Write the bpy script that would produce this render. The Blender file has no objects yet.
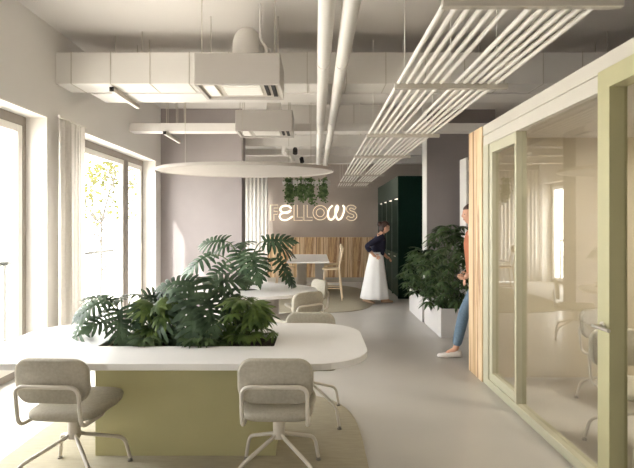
import bpy, bmesh, math, random
from mathutils import Vector, Matrix
random.seed(7)
PI = math.pi
scene = bpy.context.scene
COL = scene.collection
H, F, CX, CY = 1.55, 480.0, 315.5, 225.0

# ------------------------------------------------------------------ materials
def lin(c):
    c = c/255.0
    return c/12.92 if c <= 0.04045 else ((c+0.055)/1.055)**2.4
def rgb(r, g, b): return (lin(r), lin(g), lin(b), 1.0)

def mat(name, c, rough=0.6, metal=0.0, var=0.06, scale=8.0, bump=0.0, bscale=120.0, spec=0.4, stretch=None, emit=None, es=0.0):
    m = bpy.data.materials.new(name); m.use_nodes = True
    nt = m.node_tree; b = nt.nodes['Principled BSDF']
    b.inputs['Roughness'].default_value = rough
    b.inputs['Metallic'].default_value = metal
    b.inputs['Specular IOR Level'].default_value = spec
    tc = nt.nodes.new('ShaderNodeTexCoord')
    mp = nt.nodes.new('ShaderNodeMapping')
    if stretch: mp.inputs['Scale'].default_value = stretch
    nt.links.new(tc.outputs['Object'], mp.inputs['Vector'])
    n = nt.nodes.new('ShaderNodeTexNoise'); n.inputs['Scale'].default_value = scale; n.inputs['Detail'].default_value = 4
    nt.links.new(mp.outputs['Vector'], n.inputs['Vector'])
    r = nt.nodes.new('ShaderNodeValToRGB')
    lo = tuple(max(0, x*(1-var)) for x in c[:3])+(1,); hi = tuple(min(1, x*(1+var)) for x in c[:3])+(1,)
    r.color_ramp.elements[0].position = 0.3; r.color_ramp.elements[0].color = lo
    r.color_ramp.elements[1].position = 0.7; r.color_ramp.elements[1].color = hi
    nt.links.new(n.outputs['Fac'], r.inputs['Fac'])
    nt.links.new(r.outputs['Color'], b.inputs['Base Color'])
    if bump:
        n2 = nt.nodes.new('ShaderNodeTexNoise'); n2.inputs['Scale'].default_value = bscale; n2.inputs['Detail'].default_value = 3
        nt.links.new(mp.outputs['Vector'], n2.inputs['Vector'])
        bp = nt.nodes.new('ShaderNodeBump'); bp.inputs['Strength'].default_value = bump; bp.inputs['Distance'].default_value = 0.01
        nt.links.new(n2.outputs['Fac'], bp.inputs['Height']); nt.links.new(bp.outputs['Normal'], b.inputs['Normal'])
    if emit:
        b.inputs['Emission Color'].default_value = emit; b.inputs['Emission Strength'].default_value = es
    return m

def glass_mat(name, tint=(1, 1, 1, 1), ior=1.5, boost=1.0):
    m = bpy.data.materials.new(name); m.use_nodes = True
    nt = m.node_tree; nt.nodes.clear()
    o = nt.nodes.new('ShaderNodeOutputMaterial'); mx = nt.nodes.new('ShaderNodeMixShader')
    t = nt.nodes.new('ShaderNodeBsdfTransparent'); t.inputs['Color'].default_value = tint
    g = nt.nodes.new('ShaderNodeBsdfGlossy'); g.inputs['Roughness'].default_value = 0.0
    # Schlick reflectance, the same on both faces of the pane
    ge = nt.nodes.new('ShaderNodeNewGeometry'); dt = nt.nodes.new('ShaderNodeVectorMath'); dt.operation = 'DOT_PRODUCT'
    nt.links.new(ge.outputs['Normal'], dt.inputs[0]); nt.links.new(ge.outputs['Incoming'], dt.inputs[1])
    def mth(op, a, b=None, clamp=False):
        n = nt.nodes.new('ShaderNodeMath'); n.operation = op; n.use_clamp = clamp
        for i, q in enumerate((a, b)):
            if q is None: continue
            if isinstance(q, (int, float)): n.inputs[i].default_value = q
            else: nt.links.new(q, n.inputs[i])
        return n.outputs[0]
    f0 = ((ior-1)/(ior+1))**2*boost
    c = mth('SUBTRACT', 1.0, mth('ABSOLUTE', dt.outputs['Value']), True)
    fr = mth('ADD', mth('MULTIPLY', mth('POWER', c, 5.0), 1-f0), f0, True)
    nt.links.new(fr, mx.inputs[0])
    nt.links.new(t.outputs[0], mx.inputs[1]); nt.links.new(g.outputs[0], mx.inputs[2])
    nt.links.new(mx.outputs[0], o.inputs['Surface'])
    return m

def thin_mat(name, c, trans=0.45, var=0.12, scale=14.0, rough=0.5, c2=None):
    """leaves and sheer fabric: diffuse plus light coming through"""
    m = bpy.data.materials.new(name); m.use_nodes = True
    nt = m.node_tree; b = nt.nodes['Principled BSDF']; out = nt.nodes['Material Output']
    b.inputs['Roughness'].default_value = rough; b.inputs['Specular IOR Level'].default_value = 0.22
    tc = nt.nodes.new('ShaderNodeTexCoord'); n = nt.nodes.new('ShaderNodeTexNoise'); n.inputs['Scale'].default_value = scale
    nt.links.new(tc.outputs['Object'], n.inputs['Vector'])
    r = nt.nodes.new('ShaderNodeValToRGB')
    r.color_ramp.elements[0].position = 0.35; r.color_ramp.elements[1].position = 0.65
    r.color_ramp.elements[0].color = tuple(x*(1-var) for x in c[:3])+(1,)
    r.color_ramp.elements[1].color = c2 if c2 else tuple(min(1, x*(1+var)) for x in c[:3])+(1,)
    nt.links.new(n.outputs['Fac'], r.inputs['Fac']); nt.links.new(r.outputs['Color'], b.inputs['Base Color'])
    tr = nt.nodes.new('ShaderNodeBsdfTranslucent'); nt.links.new(r.outputs['Color'], tr.inputs['Color'])
    mx = nt.nodes.new('ShaderNodeMixShader'); mx.inputs[0].default_value = trans
    nt.links.new(b.outputs[0], mx.inputs[1]); nt.links.new(tr.outputs[0], mx.inputs[2]); nt.links.new(mx.outputs[0], out.inputs['Surface'])
    return m

def wood_mat(name):
    m = bpy.data.materials.new(name); m.use_nodes = True
    nt = m.node_tree; b = nt.nodes['Principled BSDF']; b.inputs['Roughness'].default_value = 0.5
    tc = nt.nodes.new('ShaderNodeTexCoord'); mp = nt.nodes.new('ShaderNodeMapping'); mp.inputs['Scale'].default_value = (2.3, 2.3, 0.08)
    nt.links.new(tc.outputs['Object'], mp.inputs['Vector'])
    n = nt.nodes.new('ShaderNodeTexNoise'); n.inputs['Scale'].default_value = 1.5; n.inputs['Detail'].default_value = 9; n.inputs['Roughness'].default_value = 0.68
    n.inputs['Distortion'].default_value = 0.5
    nt.links.new(mp.outputs['Vector'], n.inputs['Vector'])
    r = nt.nodes.new('ShaderNodeValToRGB'); cr = r.color_ramp
    cr.elements[0].position = 0.30; cr.elements[0].color = rgb(110, 72, 50)
    cr.elements[1].position = 0.74; cr.elements[1].color = rgb(236, 214, 178)
    for p, c in ((0.39, rgb(128, 88, 62)), (0.44, rgb(206, 174, 132)), (0.50, rgb(232, 208, 170)), (0.55, rgb(150, 106, 74)), (0.58, rgb(214, 182, 138)), (0.65, rgb(190, 148, 104))):
        e = cr.elements.new(p); e.color = c
    nt.links.new(n.outputs['Fac'], r.inputs['Fac']); nt.links.new(r.outputs['Color'], b.inputs['Base Color'])
    return m

M = {}
M['plaster'] = mat('wall_plaster', rgb(223, 220, 216), 0.85, var=0.02, scale=1.5, bump=0.05, bscale=60)
M['ceiling'] = mat('ceiling_paint', rgb(216, 211, 206), 0.9, var=0.025, scale=0.8)
M['reveal'] = mat('reveal_paint', rgb(240, 236, 230), 0.8, var=0.01)
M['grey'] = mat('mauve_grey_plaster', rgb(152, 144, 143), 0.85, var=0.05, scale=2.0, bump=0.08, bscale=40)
M['grey_shaded'] = mat('shaded_mauve_plaster', rgb(130, 122, 120), 0.85, var=0.05, scale=2.0, bump=0.08, bscale=40)  # mauve grey darkened, the right column's shade put into the colour
M['disc'] = mat('felt_disc', rgb(174, 167, 160), 0.9, var=0.02)
M['sheer_back'] = thin_mat('dense_sheer', rgb(226, 223, 220), 0.22, var=0.02, scale=30, rough=0.9)
M['bounce_dark'] = mat('dark_bounce_cover', rgb(92, 82, 74), 0.95, var=0.12, scale=6)  # dark so the glazed room's top bounces little light upwards
M['room_wall'] = mat('warm_room_wall', rgb(206, 196, 174), 0.85, var=0.02)
M['taupe'] = mat('taupe_plaster', rgb(178, 168, 160), 0.85, var=0.04, scale=2.0)
M['concrete'] = mat('polished_concrete', rgb(188, 184, 178), 0.36, var=0.045, scale=1.3, bump=0.02, bscale=30)
M['duct'] = mat('painted_duct', rgb(222, 218, 213), 0.55, var=0.02, scale=2)
M['white_metal'] = mat('white_powder_coat', rgb(228, 224, 217), 0.45, var=0.015)
M['bar_grey'] = mat('grey_steel_bar', rgb(190, 183, 172), 0.5, var=0.02)
M['unit'] = mat('unit_casing', rgb(186, 180, 174), 0.5, var=0.015)
M['unit_in'] = mat('unit_louvre', rgb(196, 190, 180), 0.5, var=0.04)
M['dark'] = mat('dark_gap', rgb(46, 42, 40), 0.7, var=0.1)
M['frame'] = mat('window_frame_taupe', rgb(150, 141, 133), 0.5, var=0.03)
M['olive'] = mat('olive_panel', rgb(178, 172, 130), 0.55, var=0.03, scale=3)
M['pale_green'] = mat('pale_green_frame', rgb(190, 186, 162), 0.45, var=0.015)
M['beam'] = mat('cream_beam', rgb(198, 192, 180), 0.5, var=0.012)
M['door_green'] = mat('olive_door_frame', rgb(180, 175, 137), 0.45, var=0.02)
M['top'] = mat('white_tabletop', rgb(230, 228, 226), 0.35, var=0.01)
M['seat'] = mat('oatmeal_fabric', rgb(174, 168, 154), 0.9, var=0.08, scale=60, bump=0.25, bscale=300)
M['tube'] = mat('oatmeal_tube', rgb(206, 199, 188), 0.35, var=0.02)
M['glide'] = mat('glide_metal', rgb(150, 145, 138), 0.3, metal=0.7)
M['rug'] = mat('sage_rug', rgb(166, 158, 138), 0.95, var=0.07, scale=9, bump=0.4, bscale=180, stretch=(1, 5, 1))
M['soil'] = mat('dark_soil', rgb(52, 42, 34), 0.95, var=0.4, scale=40, bump=0.6, bscale=60)
M['planter'] = mat('pale_planter', rgb(204, 200, 197), 0.6, var=0.015)
M['wood'] = wood_mat('striped_veneer')
M['locker'] = mat('bottle_green_lacquer', rgb(8, 34, 24), 0.6, var=0.1, spec=0.15)
M['locker_lit'] = mat('lit_green_lacquer', rgb(50, 62, 52), 0.5, var=0.06)  # paler copy of the locker green, light put into the colour
M['niche'] = mat('black_green_niche', rgb(7, 10, 8), 0.6, var=0.1)
M['steel'] = mat('brushed_steel', rgb(205, 200, 190), 0.28, metal=0.8)
M['leaf_blue'] = thin_mat('blue_green_leaf', rgb(46, 64, 46), 0.10, c2=rgb(78, 98, 72), scale=9, rough=0.4)
M['leaf_mid'] = thin_mat('mid_green_leaf', rgb(62, 84, 44), 0.16, c2=rgb(112, 132, 72), scale=9, rough=0.4)
M['leaf_dark'] = thin_mat('dark_green_leaf', rgb(48, 66, 42), 0.14, c2=rgb(84, 102, 66), scale=9, rough=0.45)
M['leaf_ivy'] = thin_mat('trailing_leaf', rgb(78, 102, 66), 0.3, c2=rgb(122, 142, 98), scale=12)
M['leaf_tree'] = thin_mat('young_tree_leaf', rgb(84, 86, 34), 0.3, c2=rgb(108, 106, 52), scale=3)
M['stem'] = mat('plant_stem', rgb(84, 96, 62), 0.6, var=0.15)
M['bark'] = mat('bark', rgb(84, 80, 74), 0.9, var=0.2, scale=30, bump=0.4)
M['sheer'] = thin_mat('sheer_linen', rgb(243, 240, 236), 0.5, var=0.02, scale=30, rough=0.9)
M['neon'] = mat('neon_tube', rgb(255, 240, 214), 0.4, emit=(1.0, 0.89, 0.73, 1), es=0.62)
M['neon_thin'] = mat('neon_outline', rgb(255, 235, 205), 0.4, emit=(1.0, 0.86, 0.68, 1), es=0.20)
M['fill_panel'] = mat('fill_panel_glow', rgb(250, 244, 235), 0.5, emit=(1.0, 0.93, 0.82, 1), es=17.0)  # glow of the light added inside the glazed room
M['lamp'] = mat('lamp_diffuser', rgb(250, 240, 225), 0.5, emit=(1.0, 0.9, 0.76, 1), es=0.5)
M['black'] = mat('black_plastic', rgb(28, 26, 25), 0.5)
M['barchair'] = mat('beige_lacquer', rgb(222, 200, 168), 0.45, var=0.03)
M['rail'] = mat('grey_railing', rgb(120, 118, 114), 0.5, var=0.03)
M['balcony'] = mat('balcony_slab', rgb(226, 220, 210), 0.9, var=0.04, scale=3)
M['skin'] = mat('skin', rgb(206, 158, 132), 0.55, var=0.03)
M['hair'] = mat('brown_hair', rgb(58, 38, 30), 0.5, var=0.2, scale=60, stretch=(4, 4, 1))
M['navy'] = mat('navy_knit', rgb(40, 38, 56), 0.9, var=0.1, scale=40, bump=0.2)
M['white_cloth'] = mat('white_cloth', rgb(232, 230, 228), 0.85, var=0.02)
M['rust'] = mat('rust_jersey', rgb(178, 112, 82), 0.9, var=0.06, scale=30)
M['denim'] = mat('blue_denim', rgb(104, 124, 142), 0.9, var=0.12, scale=60)
M['shoe_tan'] = mat('tan_leather', rgb(190, 158, 130), 0.6)
M['shoe_white'] = mat('white_leather', rgb(230, 222, 216), 0.5)
M['pink'] = mat('pink_clay', rgb(206, 164, 150), 0.6)
M['eye'] = mat('eye', rgb(50, 38, 32), 0.3)
M['lip'] = mat('lip', rgb(170, 98, 88), 0.5)
M['win_glass'] = glass_mat('window_glass', (0.97, 0.985, 0.97, 1), 1.45)
M['part_glass'] = glass_mat('partition_glass', (0.95, 0.945, 0.915, 1), 1.52, 2.4)

# ------------------------------------------------------------------ mesh helpers
def catmull(pts, n=6, closed=False):
    P = [Vector(p) for p in pts]; out = []
    m = len(P); rng = range(m) if closed else range(m-1)
    for i in rng:
        if closed: a, b, c, d = P[(i-1) % m], P[i], P[(i+1) % m], P[(i+2) % m]
        else: a, b, c, d = P[max(i-1, 0)], P[i], P[i+1], P[min(i+2, m-1)]
        for k in range(n):
            t = k/n
            out.append(0.5*((2*b)+(c-a)*t+(2*a-5*b+4*c-d)*t*t+(3*b-a-3*c+d)*t**3))
    if not closed: out.append(P[-1])
    return out

def fillet(pts, r, n=5):
    """round the inner corners of a polyline"""
    P = [Vector(p) for p in pts]; out = [P[0]]
    for i in range(1, len(P)-1):
        a, b, c = P[i-1], P[i], P[i+1]
        u, v = (a-b), (c-b); rr = min(r, u.length*0.49, v.length*0.49)
        s, e = b+u.normalized()*rr, b+v.normalized()*rr
        for k in range(n+1):
            t = k/n; out.append(s*(1-t)**2+b*2*t*(1-t)+e*t*t)
    out.append(P[-1]); return out

class MB:
    def __init__(self): self.bm = bmesh.new()
    def box(self, x0, x1, y0, y1, z0, z1, bev=0.0, seg=2, M4=None):
        r = bmesh.ops.create_cube(self.bm, size=1.0); vs = r['verts']
        for v in vs:
            v.co = Vector(((x0+x1)/2+v.co.x*(x1-x0), (y0+y1)/2+v.co.y*(y1-y0), (z0+z1)/2+v.co.z*(z1-z0)))
        if bev > 0:
            es = list({e for v in vs for e in v.link_edges})
            rb = bmesh.ops.bevel(self.bm, geom=es, offset=bev, segments=seg, affect='EDGES', profile=0.5)
            vs = list({v for f in rb['faces'] for v in f.verts} | {v for v in vs if v.is_valid})
        if M4 is not None: bmesh.ops.transform(self.bm, matrix=M4, verts=vs)
        return self
    def tube(self, pts, r, seg=8, closed=False, cap=True):
        P = [Vector(p) for p in pts]; n = len(P)
        rad = r if isinstance(r, (list, tuple)) else [r]*n
        rings = []; up = None
        for i in range(n):
            if closed: t = P[(i+1) % n]-P[i-1]
            else: t = P[min(i+1, n-1)]-P[max(i-1, 0)]
            if t.length < 1e-9: t = Vector((0, 0, 1))
            t.normalize()
            if up is None:
                up = Vector((0, 0, 1)) if abs(t.z) < 0.9 else Vector((1, 0, 0))
            up = (up-t*up.dot(t))
            if up.length < 1e-6: up = t.orthogonal()
            up.normalize(); s = t.cross(up)
            rings.append([self.bm.verts.new(P[i]+(up*math.cos(2*PI*k/seg)+s*math.sin(2*PI*k/seg))*rad[i]) for k in range(seg)])
        m = n if closed else n-1
        for i in range(m):
            a, b = rings[i], rings[(i+1) % n]
            for k in range(seg):
                try: self.bm.faces.new((a[k], a[(k+1) % seg], b[(k+1) % seg], b[k]))
                except ValueError: pass
        if cap and not closed:
            for R in (rings[0], rings[-1]):
                try: self.bm.faces.new(R)
                except ValueError: pass
        return self
    def loft(self, rings, cap=True):
        R = [[self.bm.verts.new(p) for p in ring] for ring in rings]; n = len(R[0])
        for a, b in zip(R, R[1:]):
            for k in range(n): self.bm.faces.new((a[k], a[(k+1) % n], b[(k+1) % n], b[k]))
        if cap:
            self.bm.faces.new(R[0]); self.bm.faces.new(R[-1])
        return self
    def cyl(self, x, y, z0, z1, r, seg=20, r1=None):
        r1 = r if r1 is None else r1
        return self.loft([[(x+r*math.cos(2*PI*k/seg), y+r*math.sin(2*PI*k/seg), z0) for k in range(seg)],
                          [(x+r1*math.cos(2*PI*k/seg), y+r1*math.sin(2*PI*k/seg), z1) for k in range(seg)]])
    def prism(self, outline, z0, z1, bev=0.0):
        """outline in xy, extruded, with rounded upper and lower rims"""
        if not bev: return self.loft([[(x, y, z0) for x, y in outline], [(x, y, z1) for x, y in outline]])
        cx = sum(p[0] for p in outline)/len(outline); cy = sum(p[1] for p in outline)/len(outline)
        def sh(d):
            out = []; n = len(outline)
            for i in range(n):
                a, b = outline[i-1], outline[(i+1) % n]
                tx, ty = b[0]-a[0], b[1]-a[1]; l = math.hypot(tx, ty) or 1
                nx, ny = ty/l, -tx/l
                if nx*(outline[i][0]-cx)+ny*(outline[i][1]-cy) < 0: nx, ny = -nx, -ny
                out.append((outline[i][0]-nx*d, outline[i][1]-ny*d))
            return out
        rings = []
        for k in range(4):
            a = PI/2*k/3; rings.append([(x, y, z0+bev*(1-math.sin(a))) for x, y in sh(bev*(1-math.cos(PI/2-a)))])
        for k in range(4):
            a = PI/2*k/3; rings.append([(x, y, z1-bev+bev*math.sin(a)) for x, y in sh(bev*(1-math.cos(a)))])
        return self.loft(rings)
    def build(self, name, m, parent=None, world=True, smooth=False, base=False):
        """world: verts are in world space and the parent's location is taken off; base: origin goes to the foot of the mesh"""
        bm = self.bm
        bmesh.ops.recalc_face_normals(bm, faces=bm.faces)
        me = bpy.data.meshes.new(name)
        o = bpy.data.objects.new(name, me); COL.objects.link(o)
        off = Vector((0, 0, 0))
        if parent is not None:
            o.parent = parent
            if world:
                p = parent; 
                while p is not None: off += p.location; p = p.parent
        elif base:
            xs = [v.co for v in bm.verts]
            mn = Vector((min(v.x for v in xs), min(v.y for v in xs), min(v.z for v in xs))); mx = Vector((max(v.x for v in xs), max(v.y for v in xs), max(v.z for v in xs)))
            off = Vector(((mn.x+mx.x)/2, (mn.y+mx.y)/2, mn.z)); o.location = off
        if off.length: bmesh.ops.translate(bm, vec=-off, verts=bm.verts)
        bm.to_mesh(me); bm.free()
        me.materials.append(M[m] if isinstance(m, str) else m)
        if smooth:
            for p in me.polygons: p.use_smooth = True
            try: me.set_sharp_from_angle(angle=math.radians(smooth if smooth is not True else 40))
            except Exception: pass
        return o

def tag(o, label, cat, group=None):
    o['label'] = label; o['category'] = cat
    if group: o['group'] = group
    return o
def thing(name, label, cat, loc=(0, 0, 0), rz=0.0, group=None):
    o = bpy.data.objects.new(name, None); COL.objects.link(o); o.empty_display_size = 0.1
    o.location = loc; o.rotation_euler = (0, 0, rz)
    return tag(o, label, cat, group)
def setting(name, loc=(0, 0, 0)):
    o = bpy.data.objects.new(name, None); COL.objects.link(o); o.location = loc; o['kind'] = 'structure'; return o
def struct(name, mb, m, smooth=False):
    o = mb.build(name, m, None, smooth=smooth); o['kind'] = 'structure'; return o
def dup(root, loc, rz, label, group=None):
    r = root.copy(); COL.objects.link(r); r.location = loc; r.rotation_euler = (0, 0, rz); r['label'] = label
    if group: r['group'] = group
    for ch in list(root.children):
        c = ch.copy(); COL.objects.link(c); c.parent = r
        for g in ch.children:
            d = g.copy(); COL.objects.link(d); d.parent = c
    return r
def rrect(x0, x1, y0, y1, r, n=8):
    out = []
    for cx, cy, a0 in ((x1-r, y1-r, 0), (x0+r, y1-r, 90), (x0+r, y0+r, 180), (x1-r, y0+r, 270)):
        for k in range(n+1):
            a = math.radians(a0+90*k/n); out.append((cx+r*math.cos(a), cy+r*math.sin(a)))
    return out
def superell(cx, cy, a, b, p=2.0, n=64):
    out = []
    for k in range(n):
        t = 2*PI*k/n; c, s = math.cos(t), math.sin(t)
        out.append((cx+a*math.copysign(abs(c)**(2/p), c), cy+b*math.copysign(abs(s)**(2/p), s)))
    return out

# ------------------------------------------------------------------ room shell
XL, XLo, HC, HW = -2.82, -3.12, 3.67, 2.69
XR = 4.3; YB = 13.35; YR = -2.6
struct('floor', MB().box(-3.12, XR+0.1, YR-0.1, YB+0.25, -0.12, 0.0), 'concrete')
struct('ceiling', MB().box(-3.12, XR+0.1, YR-0.1, YB+0.25, HC, HC+0.15), 'ceiling')
WIN = [(-1.6, -0.3), (2.35, 5.05), (5.42, 8.47), (10.95, 13.15)]
w = MB(); y = YR
for a, b in WIN:
    w.box(XLo, XL, y, a, 0, HC); w.box(XLo, XL, a, b, HW, HC); y = b
w.box(XLo, XL, y, YB+0.25, 0, HC)
struct('wall_left', w, 'plaster')
BW0, BW1 = -2.6, -1.32
struct('wall_back', MB().box(XL, BW0, YB, YB+0.25, 0, HC).box(BW0, BW1, YB, YB+0.25, 2.6, HC).box(BW1, XR, YB, YB+0.25, 0, HC), 'taupe')
struct('wall_rear', MB().box(XL, XR, YR-0.1, YR, 0, HC), 'plaster')
struct('wall_right', MB().box(XR, XR+0.1, YR, YB, 0, HC), 'taupe')
struct('column_left', MB().box(-2.82, -1.345, 8.75, 9.2, 0, HC), 'grey')
struct('column_right', MB().box(2.045, 3.3, 8.8, 9.12, 0, HC), 'grey_shaded')
struct('pale_column_side_1', MB().box(2.03, 2.045, 8.8, 9.12, 0, HC), 'plaster')  # thin paler slab over the column's left side

def window(n, a, b, doors):
    root = setting('window_%d' % n, (XL, a, 0))
    rv = MB()
    rv.box(XLo+0.001, XL+0.001, a, a+0.012, 0.0, HW).box(XLo+0.001, XL+0.001, b-0.012, b, 0.0, HW).box(XLo+0.001, XL+0.001, a+0.012, b-0.012, HW-0.012, HW)
    rv.build('reveal', 'reveal', root)
    X0, X1 = -3.10, -3.035
    f = MB(); a2, b2, t = a+0.012, b-0.012, HW-0.012
    f.box(X0, X1, a2, a2+0.06, 0.0, t, 0.006).box(X0, X1, b2-0.06, b2, 0.0, t, 0.006)
    f.box(X0, X1, a2+0.06, b2-0.06, t-0.10, t, 0.006).box(X0, X1, a2+0.06, b2-0.06, 0.0, 0.07, 0.006)
    edges = [a2+0.06]+doors+[b2-0.06]
    for d in doors: f.box(X0-0.01, X1+0.02, d-0.055, d+0.055, 0.07, t-0.10, 0.006)
    f.build('window_frame', 'frame', root)
    for i in range(len(edges)-1):
        p = edges[i]+(0.055 if i else 0); q = edges[i+1]-(0.055 if i < len(edges)-2 else 0)
        s = MB(); st = 0.075
        s.box(X0+0.01, X1-0.005, p, p+st, 0.07, t-0.10, 0.004).box(X0+0.01, X1-0.005, q-st, q, 0.07, t-0.10, 0.004)
        s.box(X0+0.01, X1-0.005, p+st, q-st, t-0.10-st, t-0.10, 0.004).box(X0+0.01, X1-0.005, p+st, q-st, 0.07, 0.07+st, 0.004)
        so = s.build('sash', 'reveal', root)
        g = MB(); g.box(-3.072, -3.066, p+st, q-st, 0.07+st, t-0.10-st); g.build('pane', 'win_glass', so)
        if i:
            hd = MB(); hd.tube(fillet([(X1-0.005, p+0.035, 1.05), (X1+0.05, p+0.035, 1.05), (X1+0.05, p+0.035, 0.93)], 0.02), 0.009); hd.build('handle', 'steel', so)
window(1, *WIN[1], [4.15])
window(2, *WIN[2], [7.68])
window(3, *WIN[3], [12.2])
window(4, *WIN[0], [])
root = setting('window_5', (BW0, YB, 0))
MB().box(BW0, BW0+.07, YB+.1, YB+.17, 0, 2.6).box(BW1-.07, BW1, YB+.1, YB+.17, 0, 2.6).box(BW0+.07, BW1-.07, YB+.1, YB+.17, 2.5, 2.6).box(BW0+.07, BW1-.07, YB+.1, YB+.17, 0, .08).build('window_frame', 'frame', root)
MB().box(BW0+.07, BW1-.07, YB+.13, YB+.136, .08, 2.5).build('pane', 'win_glass', root)

# outdoors: balcony, railings, young tree
struct('ground_outside', MB().box(-14, XLo-0.001, -8, 24, -0.30, -0.03), 'balcony')
def railing(a, b, label):
    r = thing('balcony_railing', label, 'railing', (-3.45, (a+b)/2, -0.03), group='railings outside the tall windows')
    MB().box(-3.475, -3.425, a-0.3, b+0.3, 1.10, 1.145, 0.006).box(-3.465, -3.435, a-0.3, b+0.3, 0.06, 0.09).box(-3.465, -3.435, a-0.3, a-0.27, -0.03, 1.10).box(-3.465, -3.435, b+0.27, b+0.3, -0.03, 1.10).build('rail', 'rail', r)
    m = MB(); n = int((b-a+0.5)/0.11)
    for k in range(n): m.tube([(-3.45, a-0.22+k*0.11, 0.09), (-3.45, a-0.22+k*0.11, 1.10)], 0.008, 6)
    m.build('balusters', 'rail', r)
railing(*WIN[1], 'white balcony railing outside the window nearest the camera')
railing(*WIN[2], 'white balcony railing outside the window with the young tree')
railing(*WIN[3], 'white balcony railing outside the far window, seen in the glass partition')

def sapling(loc, label):
    t = thing('young_tree', label, 'tree', loc)
    br = MB(); lf = MB(); rnd = random.Random(3)
    L = Vector(loc)
    def leafs(p, n, sp):
        for _ in range(n):
            c = p+Vector((rnd.gauss(0, sp), rnd.gauss(0, sp), rnd.gauss(0, sp*0.8)))
            d = Vector((rnd.uniform(-1, 1), rnd.uniform(-1, 1), rnd.uniform(-.6, .4))).normalized()*rnd.uniform(.08, .14)
            s = d.cross(Vector((rnd.uniform(-1, 1), rnd.uniform(-1, 1), rnd.uniform(-1, 1)))).normalized()*0.042
            v = [lf.bm.verts.new(q) for q in (c, c+d*.4+s, c+d, c+d*.4-s)]; lf.bm.faces.new(v)
    def grow(p, d, l, r, lev):
        pts = [p]; rr = [r]
        for k in range(4):
            d = (d+Vector((rnd.gauss(0, .12), rnd.gauss(0, .12), .05))).normalized(); p = p+d*l/4; pts.append(p); rr.append(r*(1-.15*(k+1)))
        br.tube(pts, rr, 6)
        if lev == 0:
            leafs(p, 9, .15); leafs(pts[2], 4, .13); return
        for _ in range(3):
            a = rnd.uniform(0, 2*PI); s = Vector((math.cos(a), math.sin(a), rnd.uniform(.3, 1.0))).normalized()
            grow(pts[rnd.choice((2, 3, 4))], (d*.5+s*.8).normalized(), l*.66, r*.5, lev-1)
    br.tube([L, L+Vector((.03, 0, .8)), L+Vector((.0, .04, 1.6))], [.03, .026, .022], 8)
    for k in range(7):
        a = k*2.4; h = .55+.3*k
        grow(L+Vector((0, .03, min(h, 1.6))), Vector((math.cos(a)*.8, math.sin(a)*.8, .9)).normalized() if k < 6 else Vector((0, 0, 1)), 1.0, .02, 2)
    grow(L+Vector((0, .04, 1.6)), Vector((0, 0, 1)), 1.5, .028, 2)
    br.build('trunk', 'bark', t, smooth=True); lf.build('foliage', 'leaf_tree', t)
sapling((-4.75, 10.6, -0.03), 'young tree with sparse yellow-green leaves outside the second tall window')

# curtains
def curtain(p0, p1, z0, z1, folds, amp, label, name='curtain', seg=14, fabric='sheer'):
    p0, p1 = Vector(p0), Vector(p1); d = (p1-p0); n = Vector((-d.y, d.x)).normalized()
    c = (p0+p1)/2
    t = thing(name, label, 'curtain', (c.x, c.y, z0))
    m = MB(); N = folds*seg; rows = []
    rnd = random.Random(int(abs(p0.y)*100))
    ph = [rnd.uniform(.7, 1.25) for _ in range(folds+1)]
    for zi, z in enumerate((z0, z0+(z1-z0)*.33, z0+(z1-z0)*.66, z1)):
        row = []
        for i in range(N+1):
            u = i/N; q = p0+d*u
            a = math.sin(2*PI*u*folds)*amp*ph[int(u*folds)]*(1-.25*zi/3)+math.sin(2*PI*u*folds*.37+zi*.3)*amp*.3
            q = q+n*a; row.append(m.bm.verts.new((q.x, q.y, z)))
        rows.append(row)
    for a, b in zip(rows, rows[1:]):
        for i in range(N): m.bm.faces.new((a[i], a[i+1], b[i+1], b[i]))
    o = m.build('panel', fabric, t, smooth=True)
    sol = o.modifiers.new('thick', 'SOLIDIFY'); sol.thickness = 0.003
    e = d.normalized()
    q0, q1 = p0-e*.05, p1+e*.05
    MB().tube([(q0.x, q0.y, z1+.015), (q1.x, q1.y, z1+.015)], 0.014, 8).build('curtain_rail', 'white_metal', t)
    return t
curtain((-2.70, 5.10), (-2.70, 5.58), 0.012, 2.68, 7, .028, 'pale linen curtain drawn between the two tall left windows')
curtain((-2.70, 10.1), (-2.70, 10.98), 0.012, 2.68, 7, .045, 'pale linen curtain behind the grey column by the far window')
curtain((-2.66, 13.05), (-1.30, 13.05), 0.012, 3.02, 13, .022, 'white sheer curtain hanging beside the neon sign wall', fabric='sheer_back')

# ------------------------------------------------------------------ ducts, pipes, units
def rod(name, x, y, z0, r, t, world=True, z1=HC, m='bar_grey'):
    MB().tube([(x, y, z0), (x, y, z1)], r, 6).build(name, m, t, world=world)
def duct(label, x0, x1, y0, y1, z0, z1, pitch=0.426, first=None, rods=(), name='air_duct', mt='duct', group='overhead rectangular air ducts'):
    t = thing(name, label, 'duct', ((x0+x1)/2, (y0+y1)/2, z0), group=group)
    MB().box(x0, x1, y0, y1, z0, z1, 0.004).build('duct_body', mt, t)
    if pitch:
        x = (first if first is not None else x0+pitch)
        while x < x1-.05:
            MB().box(x-.004, x+.004, y0-.006, y1+.001, z0-.006, z1+.006).build('seam_flange', 'bar_grey', t); x += pitch
    for x in rods:
        for y in (y0+.06, y1-.06): rod('hanger_rod', x, y, z1-.002, .005, t)
    return t
duct('deep white duct crossing the room under the ceiling, the nearest one', -2.815, XR-.01, 5.20, 5.55, 3.08, 3.42, .426, -2.646, (-1.9, .4, 1.8, 3.2))
duct('flat duct running tight behind the deep nearest duct', -2.62, XR-.01, 5.60, 6.0, 3.08, 3.40, 0, None, (-2.1, 2.1))
duct('slim white cable duct crossing at the grey column on the left', -2.815, XR-.01, 7.25, 7.45, 2.965, 3.09, 0, None, (-2.27, -2.12, -2.0))
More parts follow.
